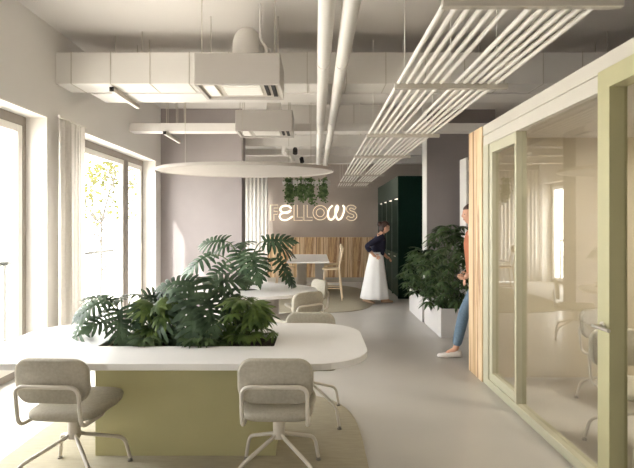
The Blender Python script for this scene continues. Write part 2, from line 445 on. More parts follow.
duct('jointed duct seen between the second air unit and the rod baffle', -.68, 1.72, 7.75, 8.2, 3.19, 3.49, .72, -.1, (.2, 1.4))
duct('white beam duct first behind the columns', -2.815, 4.28, 9.35, 9.6, 3.08, 3.30, 0, None, (-1, 1))
duct('white beam duct second behind the columns', -2.815, 4.28, 10.5, 10.7, 3.08, 3.29, 0, None, (-1, 1))
duct('white beam duct closest to the neon sign wall', -2.815, 4.28, 11.9, 12.1, 3.08, 3.28, 0, None, (-1, 1))

def pipe(x, label):
    t = thing('ceiling_pipe', label, 'pipe', (x, 0, 2.94), group='twin white ceiling pipes')
    MB().tube([(x, -2.58, 3.0), (x, 12.4, 3.0)], .058, 24).build('pipe_body', 'duct', t, smooth=True)
    for y in (1.6, 4.3, 6.7, 8.9, 11.2):
        c = MB().tube([(x, y-.02, 3.0), (x, y+.02, 3.0)], .064, 24).build('pipe_clamp', 'duct', t, smooth=40); rod('hanger_rod', x, y, 3.06, .005, c)
pipe(.074, 'left one of the twin white pipes running along the ceiling')
pipe(.236, 'right one of the twin white pipes running along the ceiling')

def fancoil(loc, label, vent):
    x, y, z = loc; wd, dp, hh = .79, .55, .292
    t = thing('air_conditioning_unit', label, 'air conditioner', loc, group='boxy ceiling air units')
    b = MB(); x0, x1, y0, y1 = -wd/2, wd/2, 0, dp
    th = .03
    b.box(x0, x1, y0, y0+th, 0, hh, .008).box(x0, x1, y1-th, y1, 0, hh, .008).box(x0, x0+th, y0+th, y1-th, 0, hh).box(x1-th, x1, y0+th, y1-th, 0, hh).box(x0+.01, x1-.01, y0+.01, y1-.01, hh-.02, hh)
    b.build('casing', 'unit', t, world=False)
    p = MB(); p.box(x0+th, x1-th, y0+th, y1-th, .03, .05)
    p.build('grille_plate', 'unit_in', t, world=False)
    for k in range(5): MB().box(-.16, .2, y0+.1+k*.07, y0+.135+k*.07, .012, .03, .004).build('louvre', 'reveal', t, world=False)
    MB().box(x0+.06, x0+.17, y0+.09, y1-.09, .014, .03, .003).build('louvre', 'reveal', t, world=False)
    for q in ((.235, .27, y0+.1, y1-.1, .02, .032), (.30, .34, y0+.06, y1-.06, .02, .032), (-.2, -.02, y0+.055, y0+.08, .02, .031)): MB().box(*q).build('vent_slot', 'dark', t, world=False)
    for sx in (-.34, .34):
        for yy in (.08, .47): rod('hanger_rod', sx, yy, hh, .005, t, False, HC-z)
    if not vent: MB().box(.02, .22, .18, .42, hh, hh+.16, .01).build('duct_collar', 'duct', t, world=False)
    if vent:
        e = MB(); pts = catmull([(.04, .28, hh-.01), (.04, .29, hh+.13), (.04, .36, hh+.24), (.04, .55, hh+.28), (.04, .84, hh+.2)], 7)
        e.tube(pts, .13, 28); e.build('vent_elbow', 'duct', t, world=False, smooth=60)
        MB().tube(fillet([(.25, .2, hh), (.25, .2, hh+.12), (.19, .2, hh+.2), (.19, .2, HC-z)], .04), .012, 8).build('refrigerant_line', 'duct', t, world=False, smooth=True)
        MB().tube([(.28, .3, hh), (.28, .3, hh+.14), (.16, .3, hh+.2)], .009, 8).build('refrigerant_line', 'duct', t, world=False, smooth=True)
fancoil((-.72, 4.4, 2.837), 'larger boxy white air conditioning unit with a domed vent on top', True)
fancoil((-.715, 6.63, 2.85), 'smaller looking white air conditioning unit hung further back above the disc', False)

def spotlight(x, y, label, rz):
    t = thing('ceiling_spotlight', label, 'spotlight', (x, y, 2.93), rz, group='small spotlight clusters')
    MB().tube([(0, 0, .08), (0, 0, HC-2.93)], .006, 6).build('stem', 'bar_grey', t, world=False)
    MB().box(-.13, .2, -.05, .05, .04, .09, .008).build('mounting_box', 'duct', t, world=False)
    for k, xx in enumerate((-.08, .12)):
        h = MB(); h.tube([(xx, -.02, .05), (xx, -.07, -.05)], .045, 14).build('lamp_head', 'duct' if not k else 'black', t, world=False, smooth=True)
spotlight(-.5, 9.0, 'small spotlight cluster under the first far beam, above the disc', 0)
spotlight(-.42, 10.2, 'small spotlight cluster under the second far beam, lower in view', .4)

def stick(x, y, z, l, label):
    t = thing('linear_light', label, 'lamp', (x, y, z), group='short linear lights under the ducts')
    MB().box(-.022, .022, 0, l, .016, .06, .004).build('housing', 'bar_grey', t, world=False)
    MB().box(-.017, .017, .01, l-.01, .011, .018).build('diffuser', 'white_metal', t, world=False)
    MB().box(-.023, .023, -.012, .0, .014, .061).build('end_cap', 'black', t, world=False)
    MB().tube([(0, .1, .06), (0, .1, HC-z)], .004, 6).build('suspension_wire', 'bar_grey', t, world=False)
stick(-2.24, 5.28, 3.005, .78, 'short linear light under the deep nearest duct by the left wall')
stick(-2.27, 7.22, 2.90, .8, 'short linear light under the slim duct beside the grey column')

# rod baffle
HS = 2.60
bf = thing('ceiling_rod_baffle', 'long baffle of white rods hung in two bands over the walkway', 'ceiling baffle', (.97, 7.5, HS))
gx = [.615+.062*k for k in range(6)]+[1.037+.0598*k for k in range(6)]
for x in gx:
    MB().tube([(x, 2.205, HS), (x, 12.9, HS)], .015, 10).build('rod', 'white_metal', bf, smooth=True)
ends = (2.222, 3.55, 5.5, 7.2, 9.9, 11.6, 12.88)
for y in ends:
    MB().box(.585, 1.42, y-.018, y+.018, HS-.045, HS-.006, .003).build('cross_bar', 'bar_grey', bf)
    for x in (.66, 1.0, 1.34): rod('suspension_wire', x, y, HS-.01, .004, bf, m='white_metal')

# suspended disc
dz = 2.235
dc = thing('acoustic_disc', 'large pale oval acoustic disc hanging flat above the round table', 'acoustic panel', (-.91, 6.2, dz))
MB().prism(superell(0, 0, 1.14, .74, 2.0, 72), 0, .042, .012).build('panel', 'disc', dc, world=False, smooth=True)
for x in (-.05, .85, -.8):
    MB().tube([(x, .1, .04), (x, .1, HC-dz)], .0035, 6).build('suspension_wire', 'bar_grey', dc, world=False)

# ------------------------------------------------------------------ rugs
def rug(label, cx, cy, a, b, p, nm='rug'):
    o = MB().prism(superell(cx, cy, a, b, p, 80), .001, .013, .005).build(nm, 'rug', None, base=True, smooth=True)
    tag(o, label, 'rug')
rug('large sage rug under the white planter table in front', -.86, 3.02, 1.20, 1.4, 4.2)
rug('rounded sage rug under the high table by the wood cabinets', -.12, 10.4, 1.3, 1.95, 3.0)

# ------------------------------------------------------------------ big planter table
RZ = .013
tb = thing('planter_table', 'big white table with a sunken planter and an olive base', 'table', (-.9, 3.4, RZ))
Y0, Y1, X0, X1 = 2.80, 3.97, -2.16, .34
hx0, hx1, hy0, hy1 = -1.455, -.278, 3.21, 3.62
def ring_slab(outer, inner, z0, z1):
    m = MB(); bm = m.bm; n = len(outer)
    vo = [[bm.verts.new((x, y, z)) for x, y in outer] for z in (z0, z1)]
    vi = [[bm.verts.new((x, y, z)) for x, y in inner] for z in (z0, z1)]
    for k in range(n):
        j = (k+1) % n
        bm.faces.new((vo[0][k], vo[0][j], vo[1][j], vo[1][k])); bm.faces.new((vi[0][k], vi[0][j], vi[1][j], vi[1][k]))
        for q in (0, 1): bm.faces.new((vo[q][k], vo[q][j], vi[q][j], vi[q][k]))
    return m
out = rrect(X0, X1, Y0, Y1, .36, 10)
inn = rrect(hx0, hx1, hy0, hy1, .012, 10)
o = ring_slab(out, inn, .700, .740).build('tabletop', 'top', tb)
bv = o.modifiers.new('bevel', 'BEVEL'); bv.width = .004; bv.segments = 2; bv.limit_method = 'ANGLE'
b = MB()
b.box(hx0-.012, hx1+.012, hy0-.012, hy0+.006, RZ, .70).box(hx0-.012, hx1+.012, hy1-.006, hy1+.012, RZ, .70).box(hx0-.012, hx0+.006, hy0+.006, hy1-.006, RZ, .70).box(hx1-.006, hx1+.012, hy0+.006, hy1-.006, RZ, .70)
b.build('base', 'olive', tb)
MB().box(hx0+.006, hx1-.006, hy0+.006, hy1-.006, .45, .70).build('soil', 'soil', tb)

# round table
t2 = thing('round_table', 'pale oval table with a plant growing through its top', 'table', (-.88, 6.05, 0))
inn2 = superell(-.89, 6.05, .17, .13, 2, 72); out2 = superell(-.88, 6.05, .90, .68, 2, 72)
ring_slab(out2, inn2, .705, .74).build('tabletop', 'top', t2, smooth=30)
MB().prism(superell(-.88, 6.05, .42, .32, 2, 48), 0, .705).build('base', 'unit', t2, smooth=30)
MB().prism(superell(-.89, 6.05, .169, .129, 2, 48), .706, .728).build('soil', 'soil', t2)

# ------------------------------------------------------------------ plants
def place(origin, d, normal_hint=Vector((0, 0, 1))):
    x = d.normalized(); z = (normal_hint-x*normal_hint.dot(x))
    if z.length < 1e-4: z = x.orthogonal()
    z.normalize(); y = z.cross(x)
    m = Matrix((x, y, z)).transposed().to_4x4(); m.translation = origin; return m
def lobed_leaf(bm, Mx, L, W, n=8, droop=.35, rnd=random):
    """split leaf: midrib strip with finger lobes on both sides"""
    def P(u, v, lift=0.0):
        z = -droop*L*(u/L)**2+.28*abs(v)-.9*(abs(v)**2)/max(W, .01)*.6+lift
        return Mx @ Vector((u, v, z))
    N = n; rib = .085*L
    prev = None
    for i in range(N+1):
        u = L*i/N*.97; hw = rib*(1-.75*i/N)
        cur = (bm.verts.new(P(u, -hw)), bm.verts.new(P(u, 0, -.004)), bm.verts.new(P(u, hw)))
        if prev:
            bm.faces.new((prev[0], cur[0], cur[1], prev[1])); bm.faces.new((prev[1], cur[1], cur[2], prev[2]))
        prev = cur
    sp = L/N
    for s in (-1, 1):
        for i in range(N):
            u = L*(i+.35)/N*.95; f = (i+.35)/N
            ln = W*(math.sin(PI*(.22+.74*f)))**.8*rnd.uniform(.88, 1.08)
            ang = math.radians(112-88*f)
            du, dv = math.cos(ang), math.sin(ang)*s
            nu, nv = -dv*s, du*s
            hw = sp*.45; secs = []
            for q, wd in ((0, .85), (.35, .95), (.7, .9), (.92, .55), (1.0, .12)):
                cu, cv = u+du*ln*q, s*rib*.5*(1-f)+dv*ln*q
                secs.append((bm.verts.new(P(cu-nu*hw*wd, cv-nv*hw*wd)), bm.verts.new(P(cu+nu*hw*wd, cv+nv*hw*wd))))
            for a, b in zip(secs, secs[1:]): bm.faces.new((a[0], a[1], b[1], b[0]))
    # end lobe
    a = [bm.verts.new(P(L*.93, -rib*.9)), bm.verts.new(P(L*.93, rib*.9)), bm.verts.new(P(L*1.06, rib*.7)), bm.verts.new(P(L*1.16, 0)), bm.verts.new(P(L*1.06, -rib*.7))]
    bm.faces.new(a)
def palmate_leaf(bm, Mx, R, n=7, droop=.4, rnd=random, wid=.13, pet=True):
    for i in range(n):
        a = math.radians(-125+250*i/(n-1)); ln = R*(1-.28*abs(a)/2.2)*rnd.uniform(.9, 1.08)
        dx, dy = math.cos(a), math.sin(a); secs = []
        for q, wd in ((0, .25), (.3, .8), (.55, 1.0), (.8, .65), (1.0, .05)):
            r = ln*q; z = -droop*R*q*q; hw = wid*R*wd
            c = Vector((dx*r, dy*r, z)); nrm = Vector((-dy, dx, 0))
            secs.append((bm.verts.new(Mx @ (c-nrm*hw+Vector((0, 0, -.12*hw)))), bm.verts.new(Mx @ (c+Vector((0, 0, .10*hw)))), bm.verts.new(Mx @ (c+nrm*hw+Vector((0, 0, -.12*hw))))))
        for p, q in zip(secs, secs[1:]):
            bm.faces.new((p[0], p[1], q[1], q[0])); bm.faces.new((p[1], p[2], q[2], q[1]))

def plant(name, label, base, leaves, kind, leafmat, seed, cat='plant', group=None, stemr=.006, rim=True):
    """leaves: list of (azimuth deg, reach, height, leaf size, pitch deg)"""
    rnd = random.Random(seed); B = Vector(base)
    t = thing(name, label, cat, base, group=group)
    fo = MB(); st = MB()
    for az, reach, h, size, pitch in leaves:
        if rim and math.sin(math.radians(az)) < -.25 and h < .2: reach *= .5; pitch = max(pitch, 8); size *= .8; h = max(h, .09)
        a = math.radians(az); out = Vector((math.cos(a), math.sin(a), 0))
        p0 = B+out*.02+Vector((rnd.uniform(-.015, .015), rnd.uniform(-.015, .015), -.01)); p3 = B+out*reach+Vector((0, 0, h))
        p1 = B+out*reach*.25+Vector((0, 0, h*.55)); p2 = B+out*reach*.65+Vector((0, 0, h*.93))
        st.tube(catmull([p0, p1, p2, p3], 4), [stemr*(1.3-.05*k) for k in range(13)], 6)
        pr = math.radians(pitch); tw = rnd.uniform(-.5, .5)
        d = (out*math.cos(pr)+Vector((-math.sin(a), math.cos(a), 0))*tw*.6+Vector((0, 0, math.sin(pr)))).normalized()
        hint = Vector((rnd.uniform(-.3, .3), rnd.uniform(-.9, -.3), 1))+out*.35
        mx = place(p3-d*.01, d, hint)
        if kind == 'lobed': lobed_leaf(fo.bm, mx, size, size*.50, 8, rnd.uniform(.25, .5), rnd)
        else: palmate_leaf(fo.bm, mx, size, rnd.choice((7, 8, 9)), rnd.uniform(.25, .55), rnd)
    st.build('stems', 'stem', t, smooth=True); fo.build('leaves', leafmat, t, smooth=60)
    return t
def rosette(n, r0, r1, h0, h1, s0, s1, seed, az0=0, az1=360, pitch=(-35, 5)):
    rnd = random.Random(seed); L = []
    for k in range(n):
        f = (k+.5)/n; az = az0+(az1-az0)*((k*.618034) % 1)
        tall = rnd.random()
        L.append((az+rnd.uniform(-8, 8), r0+(r1-r0)*(1-tall*.7)*rnd.uniform(.7, 1), h0+(h1-h0)*tall, rnd.uniform(s0, s1), pitch[1]+(pitch[0]-pitch[1])*(1-tall)*rnd.uniform(.6, 1.1)))
    return L
SZ = .70
A = [(180, .26, .20, .27, -50), (184, .20, .28, .22, -12), (170, .09, .31, .21, 25), (60, .10, .34, .25, 0), (345, .12, .30, .24, -20), (235, .15, .19, .26, -38), (120, .14, .32, .24, -5), (20, .16, .33, .22, 5), (275, .08, .26, .24, -45), (150, .22, .22, .22, -20), (210, .12, .32, .22, -15), (300, .1, .18, .2, -25)]
plant('split_leaf_plant', 'split-leaf plant at the left end of the table planter', (-1.37, 3.42, SZ), A, 'lobed', 'leaf_blue', 11, group='plants in the table planter')
plant('palmate_plant', 'green hand-leaved plant second from the left in the table planter', (-1.13, 3.40, SZ), rosette(40, .03, .20, .05, .33, .10, .14, 2), 'palm', 'leaf_mid', 12, group='plants in the table planter')
A = [(170, .03, .44, .27, 2), (262, .07, .44, .34, -55), (15, .12, .43, .27, 15), (350, .18, .39, .27, -35), (185, .12, .37, .30, -22), (225, .09, .32, .31, -50), (290, .10, .27, .28, -45), (90, .10, .46, .28, 10), (45, .20, .38, .26, -12), (135, .20, .40, .28, -8), (320, .14, .34, .27, -45), (205, .16, .26, .26, -40), (240, .04, .20, .24, -35)]
plant('split_leaf_plant', 'tallest split-leaf plant in the middle of the table planter', (-.86, 3.42, SZ), A, 'lobed', 'leaf_blue', 13, group='plants in the table planter')
plant('palmate_plant', 'dark hand-leaved filler plant low in front of the tallest split-leaf one', (-.80, 3.30, SZ), rosette(22, .03, .20, .02, .14, .10, .15, 4), 'palm', 'leaf_dark', 14, group='plants in the table planter')
plant('palmate_plant', 'bushy hand-leaved plant at the right end of the table planter', (-.50, 3.40, SZ), rosette(56, .03, .24, .03, .34, .10, .15, 5), 'palm', 'leaf_mid', 15, group='plants in the table planter')
plant('palmate_plant', 'low dark hand-leaved plant between the two left clumps of the planter', (-1.16, 3.28, SZ), rosette(18, .03, .16, .02, .12, .09, .14, 6), 'palm', 'leaf_dark', 16, group='plants in the table planter')
A = [(95, .08, .60, .38, 10), (150, .26, .56, .38, -10), (200, .42, .46, .40, -15), (30, .34, .58, .40, -5), (340, .44, .42, .34, -40), (10, .50, .26, .30, -45), (260, .12, .50, .42, -40), (300, .24, .48, .40, -30), (230, .30, .34, .34, -30), (120, .24, .46, .34, 0), (60, .34, .40, .34, -10), (180, .26, .62, .36, 5), (350, .26, .62, .38, 10)]
plant('split_leaf_plant', 'large split-leaf plant growing out of the round table', (-.89, 6.05, .725), A, 'lobed', 'leaf_blue', 17, stemr=.008, rim=False)

# floor planters
def floor_planter(x0, x1, y0, y1, hgt, label):
    t = thing('floor_planter', label, 'planter', ((x0+x1)/2, (y0+y1)/2, 0), group='pale planter boxes along the walkway')
    m = MB(); e = .025
    m.box(x0, x1, y0, y0+e, 0, hgt, .004).box(x0, x1, y1-e, y1, 0, hgt, .004).box(x0, x0+e, y0+e, y1-e, 0, hgt, .004).box(x1-e, x1, y0+e, y1-e, 0, hgt, .004)
    m.build('box', 'planter', t)
    MB().box(x0+e, x1-e, y0+e, y1-e, .02, hgt-.04).build('soil', 'soil', t)
floor_planter(1.72, 2.25, 6.58, 7.58, .40, 'pale planter box nearest the glass partition, holding the tall bush')
floor_planter(1.70, 2.20, 7.66, 8.70, .40, 'pale planter box behind the nearest one, towards the green lockers')
def bush(label, c, sx, sy, z0, z1, n, size, seed):
    rnd = random.Random(seed)
    t = thing('leafy_bush', label, 'plant', c, group='bushes in the pale planter boxes')
    fo = MB(); st = MB(); C = Vector(c)
    for k in range(n):
        h = z0+(z1-z0)*((k+.5)/n); f = (h-z0)/(z1-z0)
        wsc = .55+.75*math.sin(PI*min(1, f*.85+.12))**1.0*(1-.35*f)
        a = k*2.39996+rnd.uniform(-.3, .3); r = rnd.uniform(.55, 1)*wsc
        out = Vector((math.cos(a)*sx*r, math.sin(a)*sy*r, 0))
        p = C+out+Vector((0, 0, h)); s = C+out*.15+Vector((0, 0, max(-.01, h-.25*rnd.uniform(.6, 1.4))))
        st.tube(catmull([s, (s+p)/2+Vector((0, 0, .05)), p], 3), .005, 5)
        d = out.normalized()+Vector((0, 0, rnd.uniform(-.5, .25)))
        palmate_leaf(fo.bm, place(p, d, Vector((rnd.uniform(-.3, .3), rnd.uniform(-.3, .3), 1))+out.normalized()*.6), size*rnd.uniform(.8, 1.15), rnd.choice((6, 7, 8)), rnd.uniform(.3, .6), rnd, .13)
    for k in range(5):
        a = k*1.3; st.tube([C+Vector((math.cos(a)*.05, math.sin(a)*.08, -.01)), C+Vector((math.cos(a)*.1, math.sin(a)*.15, z1*.5)), C+Vector((math.cos(a)*.12, math.sin(a)*.2, z1*.9))], [.012, .009, .005], 6)
    st.build('stems', 'stem', t, smooth=True); fo.build('leaves', 'leaf_dark', t, smooth=60)
bush('tall dark leafy bush in the planter nearest the glass partition', (1.93, 7.02, .36), .31, .46, .02, 1.20, 105, .17, 31)
bush('lower dark leafy bush in the planter towards the green lockers', (1.88, 8.20, .36), .34, .44, .02, .80, 70, .19, 32)

# hanging trough with trailing plants
hp = thing('hanging_planter', 'white hanging trough above the high table, ends rounded', 'planter', (-.17, 10.2, 2.40))
MB().prism(rrect(-.53, .49, -.2, .2, .19, 8), 0, .09, .01).build('trough', 'planter', hp, world=False, smooth=40)
for x in (-.4, .36): MB().tube([(x, 0, .08), (x, 0, HC-2.40)], .004, 6).build('suspension_wire', 'bar_grey', hp, world=False)
for j, (x, sp, ln, ns, lab) in enumerate(((-.40, .06, .41, 15, 'bushy trailing plant at the left of the hanging trough'), (-.14, .075, .37, 17, 'trailing plant second from the left in the hanging trough'), (.07, .045, .41, 9, 'long thin trailing plant third along the hanging trough'), (.32, .06, .33, 13, 'trailing plant at the right end of the hanging trough'))):
    rnd = random.Random(50+j); t = thing('trailing_plant', lab, 'plant', (-.17+x, 10.2, 2.49), group='trailing plants in the hanging trough')
    fo = MB(); st = MB()
    for k in range(ns):
        a = rnd.uniform(0, 2*PI); sx = rnd.gauss(0, sp); side = -1 if rnd.random() < .7 else 1
        L = ln*rnd.uniform(.45, 1)
        pts = catmull([(sx*.6, .05*side, -.0), (sx, .16*side, .04), (sx, .225*side, -.06), (sx+rnd.uniform(-.03, .03), .235*side, -.06-L*.6), (sx+rnd.uniform(-.04, .04), .24*side, -.08-L)], 4)
        st.tube(pts, .003, 4)
        for p in pts:
            if p.z > -.09 and rnd.random() < .9: continue
            for _ in range(3):
                c = p+Vector((rnd.gauss(0, .02), rnd.gauss(0, .015)+.012*side, rnd.gauss(0, .015)))
                if abs(c.y) < .212 and c.z < .045: c.y = .215*side
                d = Vector((rnd.uniform(-1, 1), side*rnd.uniform(0, .8), rnd.uniform(-1.2, .1))).normalized()*rnd.uniform(.04, .06)
                s = d.cross(Vector((0, side, .4))).normalized()*.02
                fo.bm.faces.new([fo.bm.verts.new(q) for q in (c, c+d*.45+s, c+d, c+d*.45-s)])
    st.build('stems', 'stem', t, world=False); fo.build('leaves', 'leaf_ivy', t, world=False)

# ------------------------------------------------------------------ swivel chairs
def chair_proto():
    t = thing('swivel_chair', 'x', 'chair')
    # seat: soft pad, rounder at the back
    N = 48; out = []
    for k in range(N):
        a = 2*PI*k/N; c, s = math.cos(a), math.sin(a)
        p = 5.5; rx = .225 if s > 0 else .212
        out.append((rx*math.copysign(abs(c)**(2/p), c), .02+.225*math.copysign(abs(s)**(2/(p if s > 0 else 2.6)), s)))
    m = MB(); rings = []
    for z, sc in ((.405, .80), (.412, .93), (.425, .985), (.442, 1.0), (.455, .98), (.462, .92), (.460, .6)):
        rings.append([(x*sc, .02+(y-.02)*sc, z+.02*((y-.02)/.22)**2*(1 if y > .02 else .4)) for x, y in out])
    m.loft(rings); m.build('seat', 'seat', t, world=False, smooth=60)
    # backrest
    m = MB(); rings = []
    ol = rrect(-.212, .212, -.128, .128, .085, 8)
    for d, sc in ((-.025, .90), (-.021, .965), (-.008, 1.0), (.008, 1.0), (.021, .965), (.025, .90)):
        ring = []
        for x, z in ol:
            xs, zs = x*(1-(1-sc)*.6), z*(1-(1-sc))
            yc = -.235+.55*xs*xs-.10*(zs)  # wraps the sitter, leans back
            ring.append((xs, yc+d, .665+zs))
        rings.append(ring)
    m.loft(rings); m.build('backrest', 'seat', t, world=False, smooth=60)
    # tube loop carrying the back
    yb = -.272
    pts = [(-.10, .03, .400), (-.182, .02, .400), (-.182, yb+.03, .413), (-.182, yb, .645), (.182, yb, .645), (.182, yb+.03, .413), (.182, .02, .400), (.10, .03, .400)]
    m = MB().tube(fillet(pts, .055, 6), .0115, 10); m.build('back_frame', 'tube', t, world=False, smooth=60)
    m = MB(); m.cyl(0, 0, .25, .405, .036, 24); m.cyl(0, 0, .385, .407, .10, 24); m.build('column', 'tube', t, world=False, smooth=40)
    for k in range(4):
        a = math.radians(45+90*k); c, s = math.cos(a), math.sin(a)
        pts = fillet([(c*.012, s*.012, .30), (c*.035, s*.035, .265), (c*.30, s*.30, .165), (c*.335, s*.335, .022)], .05, 6)
        l = MB().tube(pts, .0115, 10).build('leg', 'tube', t, world=False, smooth=60)
        g = MB().cyl(c*.335, s*.335, 0, .012, .016, 12).cyl(c*.335, s*.335, .010, .03, .009, 10); g.build('glide', 'glide', l, world=False)
    return t
def aim(dx, dy): return math.atan2(-dx, dy)
G = 'oatmeal swivel chairs'
c0 = chair_proto()
c0.location = (-.222, 2.91, RZ); c0.rotation_euler = (0, 0, math.radians(-1)); c0['label'] = 'swivel chair at the front of the planter table, back to us, right of two'; c0['group'] = G
dup(c0, (-1.462, 2.91, RZ), math.radians(-4), 'swivel chair at the front of the planter table by the window, left of two')
dup(c0, (-.05, 3.86, RZ), math.radians(178), 'swivel chair on the far side of the planter table, its pale back above the top')
dup(c0, (-.22, 5.62, 0), aim(-.62, .8), 'swivel chair at the round table turned away, tube frame showing on its back')
dup(c0, (-.14, 6.55, 0), aim(-.9, -.45), 'swivel chair at the far right edge of the round table')
dup(c0, (2.62, 4.12, 0), aim(.2, -1), 'swivel chair behind the glass partition near its wood end')
dup(c0, (2.20, 3.25, 0), aim(.1, -1), 'swivel chair behind the glass by the olive door, pushed to the table')

# ------------------------------------------------------------------ high table and bar chairs
ht = thing('high_table', 'pale rectangular high table in front of the wood cabinets', 'table', (-.15, 11.0, RZ))
MB().box(-.59, .285, 9.8, 12.3, .765, .80, .006).build('tabletop', 'top', ht)
for x0, x1 in ((-.42, -.22), (-.01, .19)):
    MB().box(x0, x1, 10.75, 11.9, RZ, .765, .006).build('leg', 'unit', ht)
def barchair(loc, rz, label):
    t = thing('bar_chair', label, 'chair', loc, rz, group='tall beige chairs at the high table')
    MB().prism(superell(0, .0, .20, .19, 3.2, 40), .62, .65, .012).build('seat', 'barchair', t, world=False, smooth=50)
    for sx in (-1, 1):
        MB().tube([(sx*.15, .13, .62), (sx*.19, .19, .0)], .013, 8).build('leg', 'barchair', t, world=False, smooth=True)
        MB().tube(fillet([(sx*.19, -.23, .0), (sx*.165, -.16, .66), (sx*.17, -.22, .90), (sx*.17, -.25, 1.06)], .15), .013, 8).build('leg', 'barchair', t, world=False, smooth=True)
    m = MB(); m.tube([(-.182, .165, .22), (.182, .165, .22)], .009, 8).tube([(-.18, .165, .24), (-.18, -.19, .24)], .009, 8).tube([(.18, .165, .24), (.18, -.19, .24)], .009, 8); m.build('footrest', 'barchair', t, world=False, smooth=True)
    rings = []
    ol = rrect(-.175, .175, -.08, .08, .07, 6)
    for d, sc in ((-.012, .95), (0, 1), (.012, .95)):
        rings.append([(x*sc, -.245+.9*x*x*sc+d, 1.02+z*sc) for x, z in ol])
    MB().loft(rings).build('backrest', 'barchair', t, world=False, smooth=60)
barchair((-.64, 10.35, RZ), aim(1, .15), 'tall beige chair left of the high table')
barchair((.33, 9.98, RZ), aim(-1, .1), 'tall beige chair at the right of the high table, nearest us')
barchair((.36, 11.1, RZ), aim(-1, 0), 'tall beige chair right of the high table, further back')

# ------------------------------------------------------------------ wood cabinets, sign
xs = [-1.30, -.63, .02, .65, 1.34, 1.70]
Yc = 12.98
for i in range(5):
    a, b = xs[i]+.002, xs[i+1]-.002
    lab = ('striped wood cabinet unit beside the white sheer curtain', 'striped wood cabinet unit under the sign, second from the curtain', 'striped wood cabinet unit directly behind the high table', 'striped wood cabinet unit second from the green lockers', 'narrow striped wood cabinet unit against the green lockers')[i]
    t = thing('wood_cabinet', lab, 'cabinet', ((a+b)/2, 13.15, 0), group='striped wood cabinets under the sign')
    MB().box(a, b, Yc+.02, YB-.003, .13, 1.215).build('body', 'wood', t)
    MB().box(a, b, Yc+.05, YB-.003, 0, .13).build('plinth', 'bar_grey', t)
    MB().box(a+.003, b-.003, Yc, Yc+.019, .59, 1.212, .002).build('door', 'wood', t)
    MB().box(a+.003, b-.003, Yc, Yc+.019, .135, .578, .002).build('drawer', 'wood', t)

sg = thing('neon_sign', 'glowing cream neon lettering reading FELLOWS on the taupe wall', 'sign', (0, 13.30, 1.6))
YS = 13.30
def S(p): return Vector(((p[0]-CX)/F*YS, YS, H-(p[1]-CY)/F*YS))
def letter(paths, r, mt):
    m = MB(); 
    for pts, closed in paths:
        m.tube([S(p) for p in pts], r, 8, closed)
        st = S(pts[0]); m.tube([st, st+Vector((0, .052, 0))], .008, 6)
    m.build('letter', mt, sg, smooth=True)
R2 = .0105
letter([([(270.6, 205), (278, 205), (278, 208), (274, 208), (274, 211.3), (277.4, 211.3), (277.4, 214.3), (274, 214.3), (274, 220.4), (270.6, 220.4)], True)], R2, 'neon_thin')
def sm(p, n=6, closed=False): return [tuple(v) for v in catmull([(a, b, 0) for a, b in p], n, closed)]
letter([(sm([(291.5, 208.5), (288, 205.8), (282.5, 206.4), (280.3, 209.6), (283, 212.4), (288, 211.9), (290.8, 210.4), (288, 212.6), (282, 213.4), (279.6, 216.5), (282, 219.7), (287, 219.9), (292.7, 216.3)]), False)], .024, 'neon')
for x in (294.0, 303.9):
    letter([([(x, 205), (x+3.3, 205), (x+3.3, 217.2), (x+8.4, 217.2), (x+8.4, 220.4), (x, 220.4)], True)], R2, 'neon_thin')
def circ(cx, cy, r): return [(cx+r*math.cos(2*PI*k/36), cy+r*math.sin(2*PI*k/36)) for k in range(36)]
letter([(circ(320.2, 212.7, 7.2), True), (circ(320.2, 212.7, 4.0), True)], R2, 'neon_thin')
letter([(sm([(332.5, 205.6), (329.2, 209), (327.9, 214.5), (329.5, 219.3), (333, 218.8), (336, 213.5), (338.2, 208), (337.2, 205.6), (335.6, 208.6), (335.8, 215), (338, 219.6), (341.3, 218), (343.8, 212.5), (344.4, 207.6), (342.5, 205.4)]), False)], .024, 'neon')
sc_ = [Vector((a, b, 0)) for a, b, _ in sm([(355.3, 208.6), (352.5, 206.8), (349.2, 207.0), (347.9, 209.6), (350, 212.0), (353.6, 213.3), (355.4, 216), (353.6, 218.6), (350, 218.9), (347.2, 217.0)], 4)]
lft, rgt = [], []
for i, p in enumerate(sc_):
    tt = (sc_[min(i+1, len(sc_)-1)]-sc_[max(i-1, 0)]).normalized(); nn = Vector((-tt.y, tt.x, 0))*1.5
    lft.append((p+nn)[:2]); rgt.append((p-nn)[:2])
letter([(lft+rgt[::-1], True)], R2, 'neon_thin')

